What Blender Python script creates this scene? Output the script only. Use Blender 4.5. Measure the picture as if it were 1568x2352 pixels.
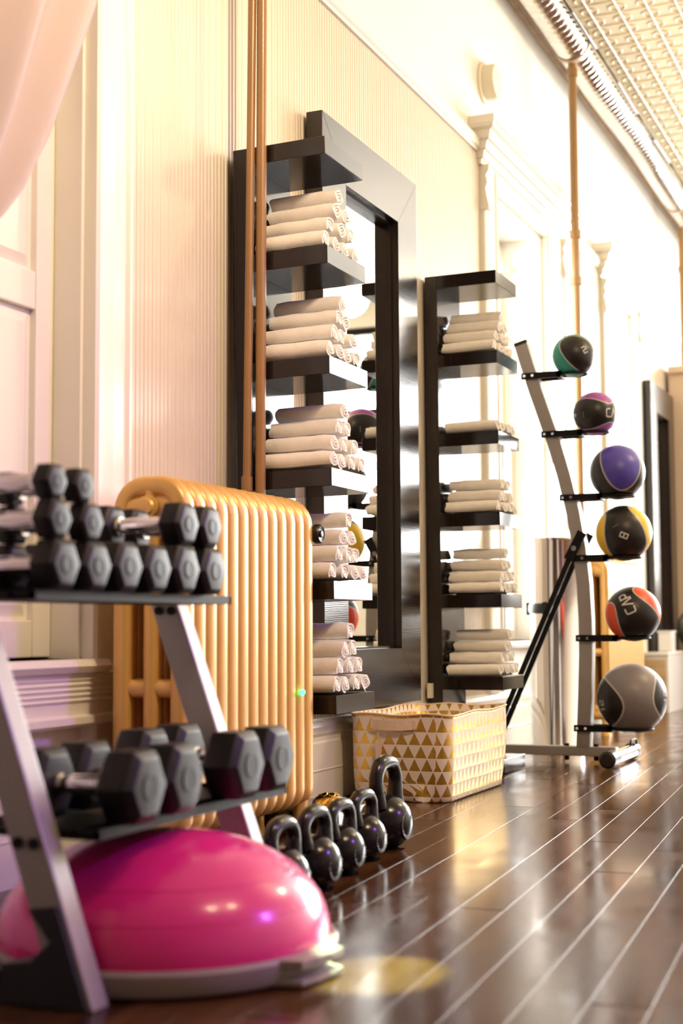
import bpy, bmesh, math, random
from mathutils import Vector, Matrix
for o in list(bpy.data.objects): bpy.data.objects.remove(o, do_unlink=True)
scene = bpy.context.scene
COL = scene.collection
R = math.radians
rnd = random.Random(7)

# ------------------------------------------------------------------ camera
CAM = Vector((1.8917, 0.0, 0.5514))
yaw, pit, roll = 0.4055, 0.0791, -0.0059
r0 = Vector((math.cos(yaw), math.sin(yaw), 0)); f0 = Vector((-math.sin(yaw), math.cos(yaw), 0)); u0 = Vector((0, 0, 1))
fw = f0*math.cos(pit)+u0*math.sin(pit); up = u0*math.cos(pit)-f0*math.sin(pit)
rr = r0*math.cos(roll)+up*math.sin(roll); uu = up*math.cos(roll)-r0*math.sin(roll)
cd = bpy.data.cameras.new('camera'); camo = bpy.data.objects.new('camera', cd); COL.objects.link(camo)
M = Matrix.Identity(4)
for i in range(3):
    M[i][0] = rr[i]; M[i][1] = uu[i]; M[i][2] = -fw[i]; M[i][3] = CAM[i]
camo.matrix_world = M
cd.sensor_fit = 'VERTICAL'; cd.sensor_height = 36; cd.sensor_width = 24
cd.lens = 3320/2352*36
cd.clip_start = 0.05
cd.dof.use_dof = True; cd.dof.focus_distance = 4.35; cd.dof.aperture_fstop = 2.6
scene.camera = camo

# ------------------------------------------------------------------ light
scene.view_settings.view_transform = 'Standard'
scene.view_settings.look = 'None'
scene.view_settings.gamma = 1
scene.view_settings.use_curve_mapping = False
scene.view_settings.exposure = 0.0
w = bpy.data.worlds.new('world'); scene.world = w; w.use_nodes = True
bg = w.node_tree.nodes['Background']; bg.inputs[0].default_value = (0.80, 0.90, 1.0, 1); bg.inputs[1].default_value = 2.0

def area(name, loc, target, sx, sy, power, col, spread=180):
    l = bpy.data.lights.new(name, 'AREA'); l.shape = 'RECTANGLE'; l.size = sx; l.size_y = sy
    l.energy = power; l.color = col; l.spread = R(spread)
    o = bpy.data.objects.new(name, l); COL.objects.link(o); o.location = loc
    d = Vector(target)-Vector(loc); o.rotation_euler = d.to_track_quat('-Z', 'Y').to_euler()
    return o
# daylight through the shop-front windows at the far end and the windows in the left wall
area('daylight_shopfront', (2.9, 12.95, 2.15), (2.9, 0, 2.15), 4.2, 2.5, 1150, (1.0, 0.985, 0.95))
area('daylight_window_2', (-0.75, 6.65, 1.55), (3, 6.65, 1.4), 1.5, 2.4, 340, (1.0, 0.97, 0.90))
area('daylight_window_3', (-0.75, 8.9, 1.55), (3, 8.9, 1.4), 1.5, 2.4, 300, (1.0, 0.97, 0.90))
# warm point lights added to brighten ceiling and walls; no fixtures built
def warm_fill(loc, power, col, rad=.14):
    l = bpy.data.lights.new('globe_lamp_light', 'POINT'); l.energy = power; l.color = col; l.shadow_soft_size = rad
    o = bpy.data.objects.new('globe_lamp_light', l); COL.objects.link(o); o.location = loc
warm_fill((2.6, 2.6, 2.95), 34, (1.0, 0.70, 0.42))
# warm area light added to brighten the panelled wall, low things left dim
area('track_lamp_light', (2.5, 2.0, 3.45), (0.0, 3.3, 1.9), 0.35, 0.35, 25, (1.0, 0.74, 0.47), 84)
warm_fill((2.5, 6.0, 2.95), 95, (1.0, 0.78, 0.52))
warm_fill((2.2, 9.6, 2.95), 55, (1.0, 0.84, 0.60))
# unseen violet lamp on the right side of the room
area('violet_lamp_light', (3.9, 3.6, 2.4), (0.55, 2.2, 0.5), 0.3, 0.3, 10, (0.42, 0.12, 1.0), 70)
# narrow greenish-yellow spot added to make the floor patch beside the dome; true source unseen
sl = bpy.data.lights.new('floor_spot_light', 'SPOT'); sl.energy = 6500; sl.color = (.62, 1.0, .46); sl.spot_size = R(3.0); sl.spot_blend = .06; sl.use_square = True; sl.shadow_soft_size = .02
so = bpy.data.objects.new('floor_spot_light', sl); COL.objects.link(so); so.location = (1.25, 4.6, 3.3)
so.rotation_euler = (Vector((1.015, 2.18, 0))-Vector(so.location)).to_track_quat('-Z', 'Y').to_euler()

# ------------------------------------------------------------------ helpers
class MB:
    def __init__(s): s.v = []; s.f = []
    def add(s, vs, fs):
        k = len(s.v); s.v += [tuple(v) for v in vs]; s.f += [tuple(i+k for i in f) for f in fs]; return s
    def box(s, x0, x1, y0, y1, z0, z1):
        return s.add([(x0,y0,z0),(x1,y0,z0),(x1,y1,z0),(x0,y1,z0),(x0,y0,z1),(x1,y0,z1),(x1,y1,z1),(x0,y1,z1)],
                     [(0,3,2,1),(4,5,6,7),(0,1,5,4),(1,2,6,5),(2,3,7,6),(3,0,4,7)])
    def prism(s, poly, axis, a0, a1):
        """poly: list of 2D points; axis 'x': (y,z) extruded along x; 'y': (x,z); 'z': (x,y)"""
        def P(p, a): return {'x': (a, p[0], p[1]), 'y': (p[0], a, p[1]), 'z': (p[0], p[1], a)}[axis]
        n = len(poly)
        vs = [P(p, a0) for p in poly]+[P(p, a1) for p in poly]
        fs = [tuple(range(n))[::-1], tuple(range(n, 2*n))]+[(i, (i+1) % n, n+(i+1) % n, n+i) for i in range(n)]
        return s.add(vs, fs)
    def tube(s, pts, rad, n=12, closed=False, cap=True, ref=(0, 1, 0), rad2=None, pw=1.0):
        """rad: in-plane radius(es); rad2: radius along ref"""
        pts = [Vector(p) for p in pts]; m = len(pts)
        if not isinstance(rad, (list, tuple)): rad = [rad]*m
        if rad2 is None: rad2 = rad
        if not isinstance(rad2, (list, tuple)): rad2 = [rad2]*m
        ref = Vector(ref); vs = []
        for i in range(m):
            a = pts[(i-1) % m] if (closed or i > 0) else pts[i]
            b = pts[(i+1) % m] if (closed or i < m-1) else pts[i]
            t = (b-a).normalized()
            e2 = ref-t*ref.dot(t)
            if e2.length < 1e-4: e2 = Vector((1, 0, 0))-t*t.x
            e2.normalize(); e1 = t.cross(e2)
            for k in range(n):
                an = 2*math.pi*k/n
                ca, sa = math.cos(an), math.sin(an)
                vs.append(pts[i]+e1*math.copysign(abs(ca)**pw, ca)*rad[i]+e2*math.copysign(abs(sa)**pw, sa)*rad2[i])
        fs = []
        for i in range(m if closed else m-1):
            j = (i+1) % m
            for k in range(n):
                l = (k+1) % n
                fs.append((i*n+k, i*n+l, j*n+l, j*n+k))
        if cap and not closed:
            fs.append(tuple(range(n))); fs.append(tuple(range((m-1)*n, m*n))[::-1])
        return s.add(vs, fs)
    def lathe(s, prof, n=32, c=(0, 0, 0), axis='z', sx=1, sy=1):
        """prof: list of (r,h)"""
        vs = []; m = len(prof)
        for r, h in prof:
            for k in range(n):
                a = 2*math.pi*k/n; x, y = r*math.cos(a)*sx, r*math.sin(a)*sy
                p = {'z': (x, y, h), 'x': (h, x, y), 'y': (x, h, y)}[axis]
                vs.append((p[0]+c[0], p[1]+c[1], p[2]+c[2]))
        fs = [(i*n+k, i*n+(k+1) % n, (i+1)*n+(k+1) % n, (i+1)*n+k) for i in range(m-1) for k in range(n)]
        if prof[0][0] > 1e-6: fs.append(tuple(range(n))[::-1])
        if prof[-1][0] > 1e-6: fs.append(tuple(range((m-1)*n, m*n)))
        return s.add(vs, fs)
    def mesh(s, name, smooth=None, bevel=0, seg=2):
        me = bpy.data.meshes.new(name); me.from_pydata(s.v, [], s.f)
        bm = bmesh.new(); bm.from_mesh(me)
        bmesh.ops.remove_doubles(bm, verts=bm.verts, dist=1e-6)
        bmesh.ops.recalc_face_normals(bm, faces=bm.faces)
        if bevel:
            es = [e for e in bm.edges if len(e.link_faces) == 2 and e.calc_face_angle(0) > R(30)]
            bmesh.ops.bevel(bm, geom=es, offset=bevel, segments=seg, affect='EDGES', profile=.6)
        bm.to_mesh(me); bm.free()
        if smooth:
            for p in me.polygons: p.use_smooth = True
            me.set_sharp_from_angle(angle=R(smooth))
        return me
    def obj(s, name, mat, parent=None, smooth=None, bevel=0, seg=2):
        return mkobj(name, s.mesh(name, smooth, bevel, seg), mat, parent)

def mkobj(name, me, mat=None, parent=None, loc=None):
    o = bpy.data.objects.new(name, me); COL.objects.link(o)
    if mat is not None and me is not None and not me.materials: me.materials.append(mat)
    if parent is not None: o.parent = parent
    if loc is not None: o.location = loc
    return o
def tag(o, label=None, cat=None, group=None, kind=None):
    if label: o['label'] = label
    if cat: o['category'] = cat
    if group: o['group'] = group
    if kind: o['kind'] = kind
    return o
def thing(name, label, cat, loc=(0, 0, 0), group=None, rot=None):
    o = bpy.data.objects.new(name, None); COL.objects.link(o); o.location = loc; o.empty_display_size = .1
    if rot: o.rotation_euler = rot
    return tag(o, label, cat, group)
def struct(name, label=None, loc=(0, 0, 0)):
    o = bpy.data.objects.new(name, None); COL.objects.link(o); o.location = loc; o.empty_display_size = .1
    return tag(o, label, None, None, 'structure')

# ------------------------------------------------------------------ materials
def mat(name, col, rough=.5, metal=0., noise=0., nscale=8., bump=0., bscale=60., coat=0., stretch=(1, 1, 1), sheen=0., spec=.5, emit=None, trans=0.):
    m = bpy.data.materials.new(name); m.use_nodes = True
    nt = m.node_tree; b = nt.nodes['Principled BSDF']
    b.inputs['Base Color'].default_value = (*col, 1); b.inputs['Roughness'].default_value = rough
    b.inputs['Metallic'].default_value = metal; b.inputs['Coat Weight'].default_value = coat
    b.inputs['Coat Roughness'].default_value = .06; b.inputs['Sheen Weight'].default_value = sheen
    b.inputs['Specular IOR Level'].default_value = spec
    if emit: b.inputs['Emission Color'].default_value = (*emit[0], 1); b.inputs['Emission Strength'].default_value = emit[1]
    tc = nt.nodes.new('ShaderNodeTexCoord'); mp = nt.nodes.new('ShaderNodeMapping')
    mp.inputs['Scale'].default_value = stretch; nt.links.new(tc.outputs['Object'], mp.inputs[0])
    if noise:
        n = nt.nodes.new('ShaderNodeTexNoise'); n.inputs['Scale'].default_value = nscale; n.inputs['Detail'].default_value = 5
        nt.links.new(mp.outputs[0], n.inputs['Vector'])
        cr = nt.nodes.new('ShaderNodeValToRGB'); cr.color_ramp.elements[0].position = .3; cr.color_ramp.elements[1].position = .7
        cr.color_ramp.elements[0].color = (*[max(0, c*(1-noise)) for c in col], 1)
        cr.color_ramp.elements[1].color = (*[min(1, c*(1+noise)) for c in col], 1)
        nt.links.new(n.outputs['Fac'], cr.inputs[0]); nt.links.new(cr.outputs[0], b.inputs['Base Color'])
    if bump:
        n2 = nt.nodes.new('ShaderNodeTexNoise'); n2.inputs['Scale'].default_value = bscale; n2.inputs['Detail'].default_value = 4
        nt.links.new(mp.outputs[0], n2.inputs['Vector'])
        bp = nt.nodes.new('ShaderNodeBump'); bp.inputs['Strength'].default_value = bump; bp.inputs['Distance'].default_value = .004
        nt.links.new(n2.outputs['Fac'], bp.inputs['Height']); nt.links.new(bp.outputs[0], b.inputs['Normal'])
    return m
M_ = {}
M_['wall'] = mat('cream_paint', (.80, .76, .69), .55, noise=.03, nscale=3)
M_['near'] = mat('brown_paint', (.16, .11, .08), .6, noise=.1, nscale=3)  # unseen near wall, darkened so the shelf sides reflect a dim room
M_['plaster'] = mat('white_plaster', (.84, .82, .76), .7, noise=.03, nscale=2, bump=.05, bscale=30)
M_['board'] = mat('beadboard_paint', (.67, .595, .495), .35, noise=.03, nscale=4, stretch=(1, 1, .2))
M_['trim'] = mat('white_trim_paint', (.84, .81, .73), .32, noise=.02, nscale=5)
M_['ceiling'] = mat('cream_tin_paint', (.80, .70, .50), .38, noise=.05, nscale=9, stretch=(1, 6, 1), bump=.15, bscale=12)
M_['duct'] = mat('foil_duct', (.74, .72, .70), .22, 1, noise=.1, nscale=20, bump=.3, bscale=70)
M_['rail_brown'] = mat('brown_conduit', (.46, .33, .21), .45, noise=.2, nscale=12)
M_['lacquer'] = mat('black_brown_lacquer', (.014, .009, .008), .13, noise=.25, nscale=14, stretch=(1, 1, .12), spec=.42)
M_['silver'] = mat('silver_powdercoat', (.36, .33, .31), .42, .2, noise=.03, nscale=30)
M_['towel'] = mat('white_terry', (.90, .86, .81), .95, noise=.04, nscale=30, bump=.5, bscale=420, sheen=.3)
M_['copper'] = mat('brown_painted_pipe', (.31, .17, .062), .36, noise=.2, nscale=9, stretch=(1, 1, .2), coat=.15)
M_['gold_paint'] = mat('gold_radiator_paint', (.74, .44, .13), .36, .25, noise=.12, nscale=7, stretch=(1, 1, .3), bump=.05, bscale=80)
M_['black_metal'] = mat('black_steel', (.006, .005, .005), .5, 0, spec=.2, noise=.2, nscale=20)
M_['black_plastic'] = mat('black_plastic', (.008, .007, .007), .4, noise=.2, nscale=20)
M_['rubber'] = mat('dumbbell_rubber', (.011, .009, .0095), .45, noise=.15, nscale=25, bump=.05, bscale=200, spec=.38)
M_['chrome'] = mat('chrome', (.82, .80, .80), .09, 1, noise=.03, nscale=30)
M_['steel'] = mat('polished_steel', (.80, .76, .74), .13, 1, noise=.04, nscale=5, stretch=(1, 1, .03))
M_['pink'] = mat('pink_vinyl', (.86, .028, .26), .22, noise=.04, nscale=6, coat=.3)
M_['platform'] = mat('grey_platform_plastic', (.34, .28, .27), .42, noise=.06, nscale=15)
M_['iron'] = mat('black_enamel_iron', (.012, .010, .012), .2, .2, noise=.2, nscale=18, bump=.06, bscale=60)
M_['engrave'] = mat('grey_marking', (.30, .28, .28), .5, noise=.05)
M_['white_print'] = mat('white_print', (.62, .60, .58), .5, noise=.03)
M_['shade'] = mat('tan_blind', (.72, .52, .26), .8, noise=.08, nscale=20, stretch=(1, 1, 8))
M_['sign'] = mat('ivory_plastic', (.80, .74, .60), .4, noise=.02)
M_['wood_front'] = mat('light_oak_front', (.50, .36, .20), .5, noise=.2, nscale=10, stretch=(1, 1, 9))
M_['white_lam'] = mat('white_laminate', (.75, .72, .70), .3, noise=.02)
M_['beige'] = mat('beige_paint', (.70, .55, .42), .5, noise=.04, nscale=3)
M_['grey_ball'] = mat('dark_green_vinyl', (.06, .075, .055), .25, noise=.08, nscale=6)
M_['leather'] = mat('pale_pink_tape', (.80, .60, .46), .6, noise=.05, nscale=40)
M_['gold'] = mat('polished_gold', (.88, .58, .18), .2, 1, noise=.1, nscale=25)
M_['gold_dark'] = mat('gold_groove', (.26, .14, .03), .4, .8, noise=.1)
M_['red'] = mat('red_fabric', (.62, .03, .03), .7, noise=.1)
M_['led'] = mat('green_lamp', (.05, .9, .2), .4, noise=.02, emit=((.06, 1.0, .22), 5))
M_['slab'] = mat('dark_subfloor', (.018, .010, .007), .7, noise=.1)
M_['dark'] = mat('dark_cloth', (.012, .010, .010), .8, noise=.1)

def wood_frame():
    m = mat('black_brown_oak', (.016, .010, .008), .2, spec=.6)
    nt = m.node_tree; b = nt.nodes['Principled BSDF']
    tc = nt.nodes.new('ShaderNodeTexCoord'); mp = nt.nodes.new('ShaderNodeMapping'); mp.inputs['Scale'].default_value = (1, 1, 6)
    n = nt.nodes.new('ShaderNodeTexNoise'); n.inputs['Scale'].default_value = 2.2; n.inputs['Detail'].default_value = 3
    wv = nt.nodes.new('ShaderNodeTexWave'); wv.inputs['Scale'].default_value = 9; wv.inputs['Distortion'].default_value = 7; wv.inputs['Detail'].default_value = 3; wv.bands_direction = 'Z'
    nt.links.new(tc.outputs['Object'], mp.inputs[0]); nt.links.new(mp.outputs[0], wv.inputs['Vector'])
    bp = nt.nodes.new('ShaderNodeBump'); bp.inputs['Strength'].default_value = .05; bp.inputs['Distance'].default_value = .001
    nt.links.new(wv.outputs['Fac'], bp.inputs['Height']); nt.links.new(bp.outputs[0], b.inputs['Normal'])
    return m
M_['oak'] = wood_frame()

def floor_mat():
    m = mat('dark_walnut_plank', (.05, .02, .01), .2, spec=.25)
    nt = m.node_tree; b = nt.nodes['Principled BSDF']; L = nt.links.new
    tc = nt.nodes.new('ShaderNodeTexCoord'); oi = nt.nodes.new('ShaderNodeObjectInfo')
    mp = nt.nodes.new('ShaderNodeMapping'); mp.inputs['Scale'].default_value = (14, 1.1, 1); L(tc.outputs['Object'], mp.inputs[0])
    ad = nt.nodes.new('ShaderNodeVectorMath'); ad.operation = 'ADD'; L(mp.outputs[0], ad.inputs[0])
    sc = nt.nodes.new('ShaderNodeMath'); sc.operation = 'MULTIPLY'; sc.inputs[1].default_value = 37; L(oi.outputs['Random'], sc.inputs[0]); L(sc.outputs[0], ad.inputs[1])
    n = nt.nodes.new('ShaderNodeTexNoise'); n.inputs['Scale'].default_value = 1.6; n.inputs['Detail'].default_value = 8; n.inputs['Roughness'].default_value = .65; L(ad.outputs[0], n.inputs['Vector'])
    cr = nt.nodes.new('ShaderNodeValToRGB'); e = cr.color_ramp.elements
    e[0].position = .28; e[0].color = (.032, .0120, .0042, 1); e[1].position = .75; e[1].color = (.125, .052, .018, 1)
    L(n.outputs['Fac'], cr.inputs[0])
    hv = nt.nodes.new('ShaderNodeHueSaturation'); mr = nt.nodes.new('ShaderNodeMapRange'); mr.inputs[3].default_value = .72; mr.inputs[4].default_value = 1.25
    L(oi.outputs['Random'], mr.inputs[0]); L(mr.outputs[0], hv.inputs['Value']); L(cr.outputs[0], hv.inputs['Color']); L(hv.outputs[0], b.inputs['Base Color'])
    n2 = nt.nodes.new('ShaderNodeTexNoise'); n2.inputs['Scale'].default_value = 3; n2.inputs['Detail'].default_value = 6; L(tc.outputs['Object'], n2.inputs['Vector'])
    m2 = nt.nodes.new('ShaderNodeMapRange'); m2.inputs[1].default_value = .3; m2.inputs[2].default_value = .7; m2.inputs[3].default_value = .11; m2.inputs[4].default_value = .25
    L(n2.outputs['Fac'], m2.inputs[0]); L(m2.outputs[0], b.inputs['Roughness'])
    bp = nt.nodes.new('ShaderNodeBump'); bp.inputs['Strength'].default_value = .05; bp.inputs['Distance'].default_value = .002
    L(n.outputs['Fac'], bp.inputs['Height']); L(bp.outputs[0], b.inputs['Normal'])
    return m
M_['floor'] = floor_mat()

def glass_mat():
    m = bpy.data.materials.new('window_glass'); m.use_nodes = True; nt = m.node_tree; nt.nodes.clear()
    out = nt.nodes.new('ShaderNodeOutputMaterial'); mx = nt.nodes.new('ShaderNodeMixShader'); fr = nt.nodes.new('ShaderNodeFresnel'); fr.inputs[0].default_value = 1.45
    t = nt.nodes.new('ShaderNodeBsdfTransparent'); g = nt.nodes.new('ShaderNodeBsdfGlossy'); g.inputs['Roughness'].default_value = .02
    nt.links.new(fr.outputs[0], mx.inputs[0]); nt.links.new(t.outputs[0], mx.inputs[1]); nt.links.new(g.outputs[0], mx.inputs[2]); nt.links.new(mx.outputs[0], out.inputs[0])
    return m
M_['glass'] = glass_mat()
M_['mirror'] = mat('mirror_glass', (.93, .94, .92), .004, 1)

def sheer_mat():
    m = bpy.data.materials.new('sheer_curtain'); m.use_nodes = True; nt = m.node_tree; nt.nodes.clear()
    out = nt.nodes.new('ShaderNodeOutputMaterial'); d = nt.nodes.new('ShaderNodeBsdfDiffuse'); t = nt.nodes.new('ShaderNodeBsdfTranslucent'); tr = nt.nodes.new('ShaderNodeBsdfTransparent')
    n = nt.nodes.new('ShaderNodeTexNoise'); n.inputs['Scale'].default_value = 300
    cr = nt.nodes.new('ShaderNodeValToRGB'); cr.color_ramp.elements[0].color = (.76, .66, .60, 1); cr.color_ramp.elements[1].color = (.84, .76, .70, 1)
    nt.links.new(n.outputs['Fac'], cr.inputs[0])
    nt.links.new(cr.outputs[0], d.inputs[0]); t.inputs[0].default_value = (.8, .7, .64, 1)
    a = nt.nodes.new('ShaderNodeMixShader'); a.inputs[0].default_value = .4; b = nt.nodes.new('ShaderNodeMixShader'); b.inputs[0].default_value = .14
    nt.links.new(d.outputs[0], a.inputs[1]); nt.links.new(t.outputs[0], a.inputs[2]); nt.links.new(a.outputs[0], b.inputs[1]); nt.links.new(tr.outputs[0], b.inputs[2]); nt.links.new(b.outputs[0], out.inputs[0])
    return m
M_['sheer'] = sheer_mat()

def basket_mat():
    m = mat('gold_triangle_print', (.8, .7, .6), .5); nt = m.node_tree; b = nt.nodes['Principled BSDF']; L = nt.links.new
    def mth(op, a, c=None, k=None):
        n = nt.nodes.new('ShaderNodeMath'); n.operation = op
        for i, v in enumerate((a, c, k)):
            if v is None: continue
            if isinstance(v, (int, float)): n.inputs[i].default_value = v
            else: L(v, n.inputs[i])
        return n.outputs[0]
    uv = nt.nodes.new('ShaderNodeUVMap'); sp = nt.nodes.new('ShaderNodeSeparateXYZ'); L(uv.outputs[0], sp.inputs[0])
    v = mth('DIVIDE', sp.outputs[1], .0405); row = mth('FLOOR', v); vf = mth('FRACT', v)
    off = mth('MULTIPLY', mth('MODULO', row, 2.0), .5)
    uf = mth('FRACT', mth('ADD', mth('DIVIDE', sp.outputs[0], .040), off))
    d = mth('ABSOLUTE', mth('SUBTRACT', uf, .5)); lim = mth('MULTIPLY', mth('SUBTRACT', .97, vf), .5)
    g = mth('LESS_THAN', d, lim); g = mth('MULTIPLY', g, mth('GREATER_THAN', vf, .03))
    n = nt.nodes.new('ShaderNodeTexNoise'); n.inputs['Scale'].default_value = 30
    cr = nt.nodes.new('ShaderNodeValToRGB'); cr.color_ramp.elements[0].color = (.70, .40, .07, 1); cr.color_ramp.elements[1].color = (.92, .62, .16, 1); L(n.outputs['Fac'], cr.inputs[0])
    mx = nt.nodes.new('ShaderNodeMix'); mx.data_type = 'RGBA'; L(g, mx.inputs[0]); mx.inputs[6].default_value = (.86, .74, .66, 1); L(cr.outputs[0], mx.inputs[7])
    L(mx.outputs[2], b.inputs['Base Color']); L(mth('MULTIPLY', g, .85), b.inputs['Metallic'])
    L(mth('SUBTRACT', .6, mth('MULTIPLY', g, .27)), b.inputs['Roughness'])
    return m
M_['basket'] = basket_mat()

def ball_mat(name, col):
    m = mat(name, col, .38); nt = m.node_tree; b = nt.nodes['Principled BSDF']; L = nt.links.new
    def mth(op, a, c=None):
        n = nt.nodes.new('ShaderNodeMath'); n.operation = op
        for i, v in enumerate((a, c)):
            if v is None: continue
            if isinstance(v, (int, float)): n.inputs[i].default_value = v
            else: L(v, n.inputs[i])
        return n.outputs[0]
    tc = nt.nodes.new('ShaderNodeTexCoord'); nm = nt.nodes.new('ShaderNodeVectorMath'); nm.operation = 'NORMALIZE'; L(tc.outputs['Object'], nm.inputs[0])
    sp = nt.nodes.new('ShaderNodeSeparateXYZ'); L(nm.outputs[0], sp.inputs[0])
    x2 = mth('MULTIPLY', sp.outputs[0], sp.outputs[0]); y2 = mth('MULTIPLY', sp.outputs[1], sp.outputs[1])
    f = mth('SUBTRACT', sp.outputs[2], mth('MULTIPLY', mth('SUBTRACT', x2, y2), 5.0))
    gr = mth('SQRT', mth('ADD', 1.0, mth('MULTIPLY', mth('ADD', x2, y2), 60.0)))
    blk = mth('GREATER_THAN', f, 0.0); line = mth('LESS_THAN', mth('DIVIDE', mth('ABSOLUTE', f), gr), .036)
    nz = nt.nodes.new('ShaderNodeTexNoise'); nz.inputs['Scale'].default_value = 260; nz.inputs['Detail'].default_value = 2; L(tc.outputs['Object'], nz.inputs['Vector'])
    bp = nt.nodes.new('ShaderNodeBump'); bp.inputs['Strength'].default_value = .12; bp.inputs['Distance'].default_value = .001; L(nz.outputs['Fac'], bp.inputs['Height']); L(bp.outputs[0], b.inputs['Normal'])
    mx = nt.nodes.new('ShaderNodeMix'); mx.data_type = 'RGBA'; L(blk, mx.inputs[0]); mx.inputs[6].default_value = (*col, 1); mx.inputs[7].default_value = (.014, .011, .013, 1)
    m2 = nt.nodes.new('ShaderNodeMix'); m2.data_type = 'RGBA'; L(line, m2.inputs[0]); L(mx.outputs[2], m2.inputs[6]); m2.inputs[7].default_value = (.50, .46, .44, 1)
    L(m2.outputs[2], b.inputs['Base Color'])
    return m

# ------------------------------------------------------------------ room shell
XR, YN, YF, ZC = 5.2, -2.6, 12.6, 3.65
W = {1: (1.55, 2.885, .48, 2.85), 2: (6.16, 7.02, .48, 2.515), 3: (8.45, 9.10, .48, 2.515)}
b = MB(); y = YN
for k in (1, 2, 3):
    y0, y1, z0, z1 = W[k]
    b.box(-.34, -.012, y, y0, 0, ZC); b.box(-.34, -.012, y0, y1, 0, z0); b.box(-.34, -.012, y0, y1, z1, ZC); y = y1
b.box(-.34, -.012, y, YF, 0, ZC)
wall_left = tag(b.obj('wall_left', M_['plaster']), 'cream left wall with beadboard panelling and windows', kind='structure')
tag(MB().box(XR, XR+.2, YN, YF, 0, ZC).obj('wall_right', M_['wall']), 'cream wall on the right side of the room', kind='structure')
tag(MB().box(-.34, XR+.2, YN-.2, YN, 0, ZC).obj('wall_near', M_['near']), 'cream wall behind the camera', kind='structure')
# far wall with shop-front opening
b = MB(); b.box(-.34, .75, YF, YF+.2, 0, ZC); b.box(5.05, XR+.2, YF, YF+.2, 0, ZC); b.box(.75, 5.05, YF, YF+.2, 0, .85); b.box(.75, 5.05, YF, YF+.2, 3.4, ZC)
tag(b.obj('wall_far', M_['wall']), 'cream wall at the far end with shop-front windows', kind='structure')
w4 = struct('window_4', 'wide shop-front window in the far wall')
b = MB()
for x in (.75, 1.80, 2.85, 3.90, 4.98): b.box(x, x+.07, YF+.02, YF+.14, .85, 3.4)
for z in (.85, 2.55, 3.33): b.box(.75, 5.05, YF+.03, YF+.13, z, z+.07)
b.obj('window_frame', M_['black_metal'], w4)
for x in (.82, 1.87, 2.92, 3.97):
    MB().box(x, x+.98, YF+.07, YF+.078, .92, 2.55).obj('pane', M_['glass'], w4)
    MB().box(x, x+.98, YF+.07, YF+.078, 2.62, 3.33).obj('pane', M_['glass'], w4)
# beadboard boards
PB = .0402
b = MB(); c = .0035
b.prism([(-.012, 0.0006), (-.003, 0.0006), (0, c), (0, PB*.5-.003), (-.0025, PB*.5), (0, PB*.5+.003), (0, PB-c), (-.003, PB-.0006), (-.012, PB-.0006)], 'z', .255, 2.625)
bme = b.mesh('board')
yy = 3.06
while yy < 5.96-PB:
    mkobj('board', bme, M_['board'], wall_left, (0, yy, 0)); yy += PB
b = MB(); yy = 7.36
while yy < 8.25-PB:
    b.prism([(-.012, yy), (-.003, yy), (0, yy+c), (0, yy+PB-c), (-.003, yy+PB), (-.012, yy+PB)], 'z', .255, 2.625); yy += PB
yy = 9.3
while yy < 12.5:
    b.prism([(-.012, yy), (-.003, yy), (0, yy+c), (0, yy+PB-c), (-.003, yy+PB), (-.012, yy+PB)], 'z', .255, 2.625); yy += PB
yy = 0.0
while yy < 1.30:
    b.prism([(-.012, yy), (-.003, yy), (0, yy+c), (0, yy+PB-c), (-.003, yy+PB), (-.012, yy+PB)], 'z', .255, 2.625); yy += PB
tag(b.obj('beadboard_panel', M_['board'], wall_left), kind='stuff')
# top rail of the panelling, ceiling moulding, baseboard
railp = [(-.012, 2.622), (.010, 2.622), (.012, 2.632), (.022, 2.640), (.026, 2.668), (.018, 2.676), (.018, 2.684), (-.012, 2.684)]
b = MB()
for a, e in ((YN, 1.40), (3.06, 5.965), (7.36, 8.26), (9.30, YF)): b.prism(railp, 'y', a, e)
tag(b.obj('trim_1', M_['trim']), 'moulded rail capping the beadboard on the left wall', kind='structure')
b = MB(); b.prism([(-.012, 3.535), (.010, 3.535), (.016, 3.545), (.016, 3.57), (.035, 3.585), (.035, 3.61), (-.012, 3.61)], 'y', YN, YF)
tag(b.obj('trim_2', M_['rail_brown']), 'brown moulding under the foil duct', kind='structure')
bbp = [(-.012, 0), (.012, 0), (.012, .095), (.014, .10), (.012, .105), (.012, .185), (.009, .192), (.009, .205), (.013, .215), (.013, .235), (.006, .25), (.004, .262), (-.012, .262)]
b = MB()
for a, e in ((YN, YF),): b.prism(bbp, 'y', a, e)
tag(b.obj('baseboard_left', M_['trim']), 'tall moulded white baseboard along the left wall', kind='structure')

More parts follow.
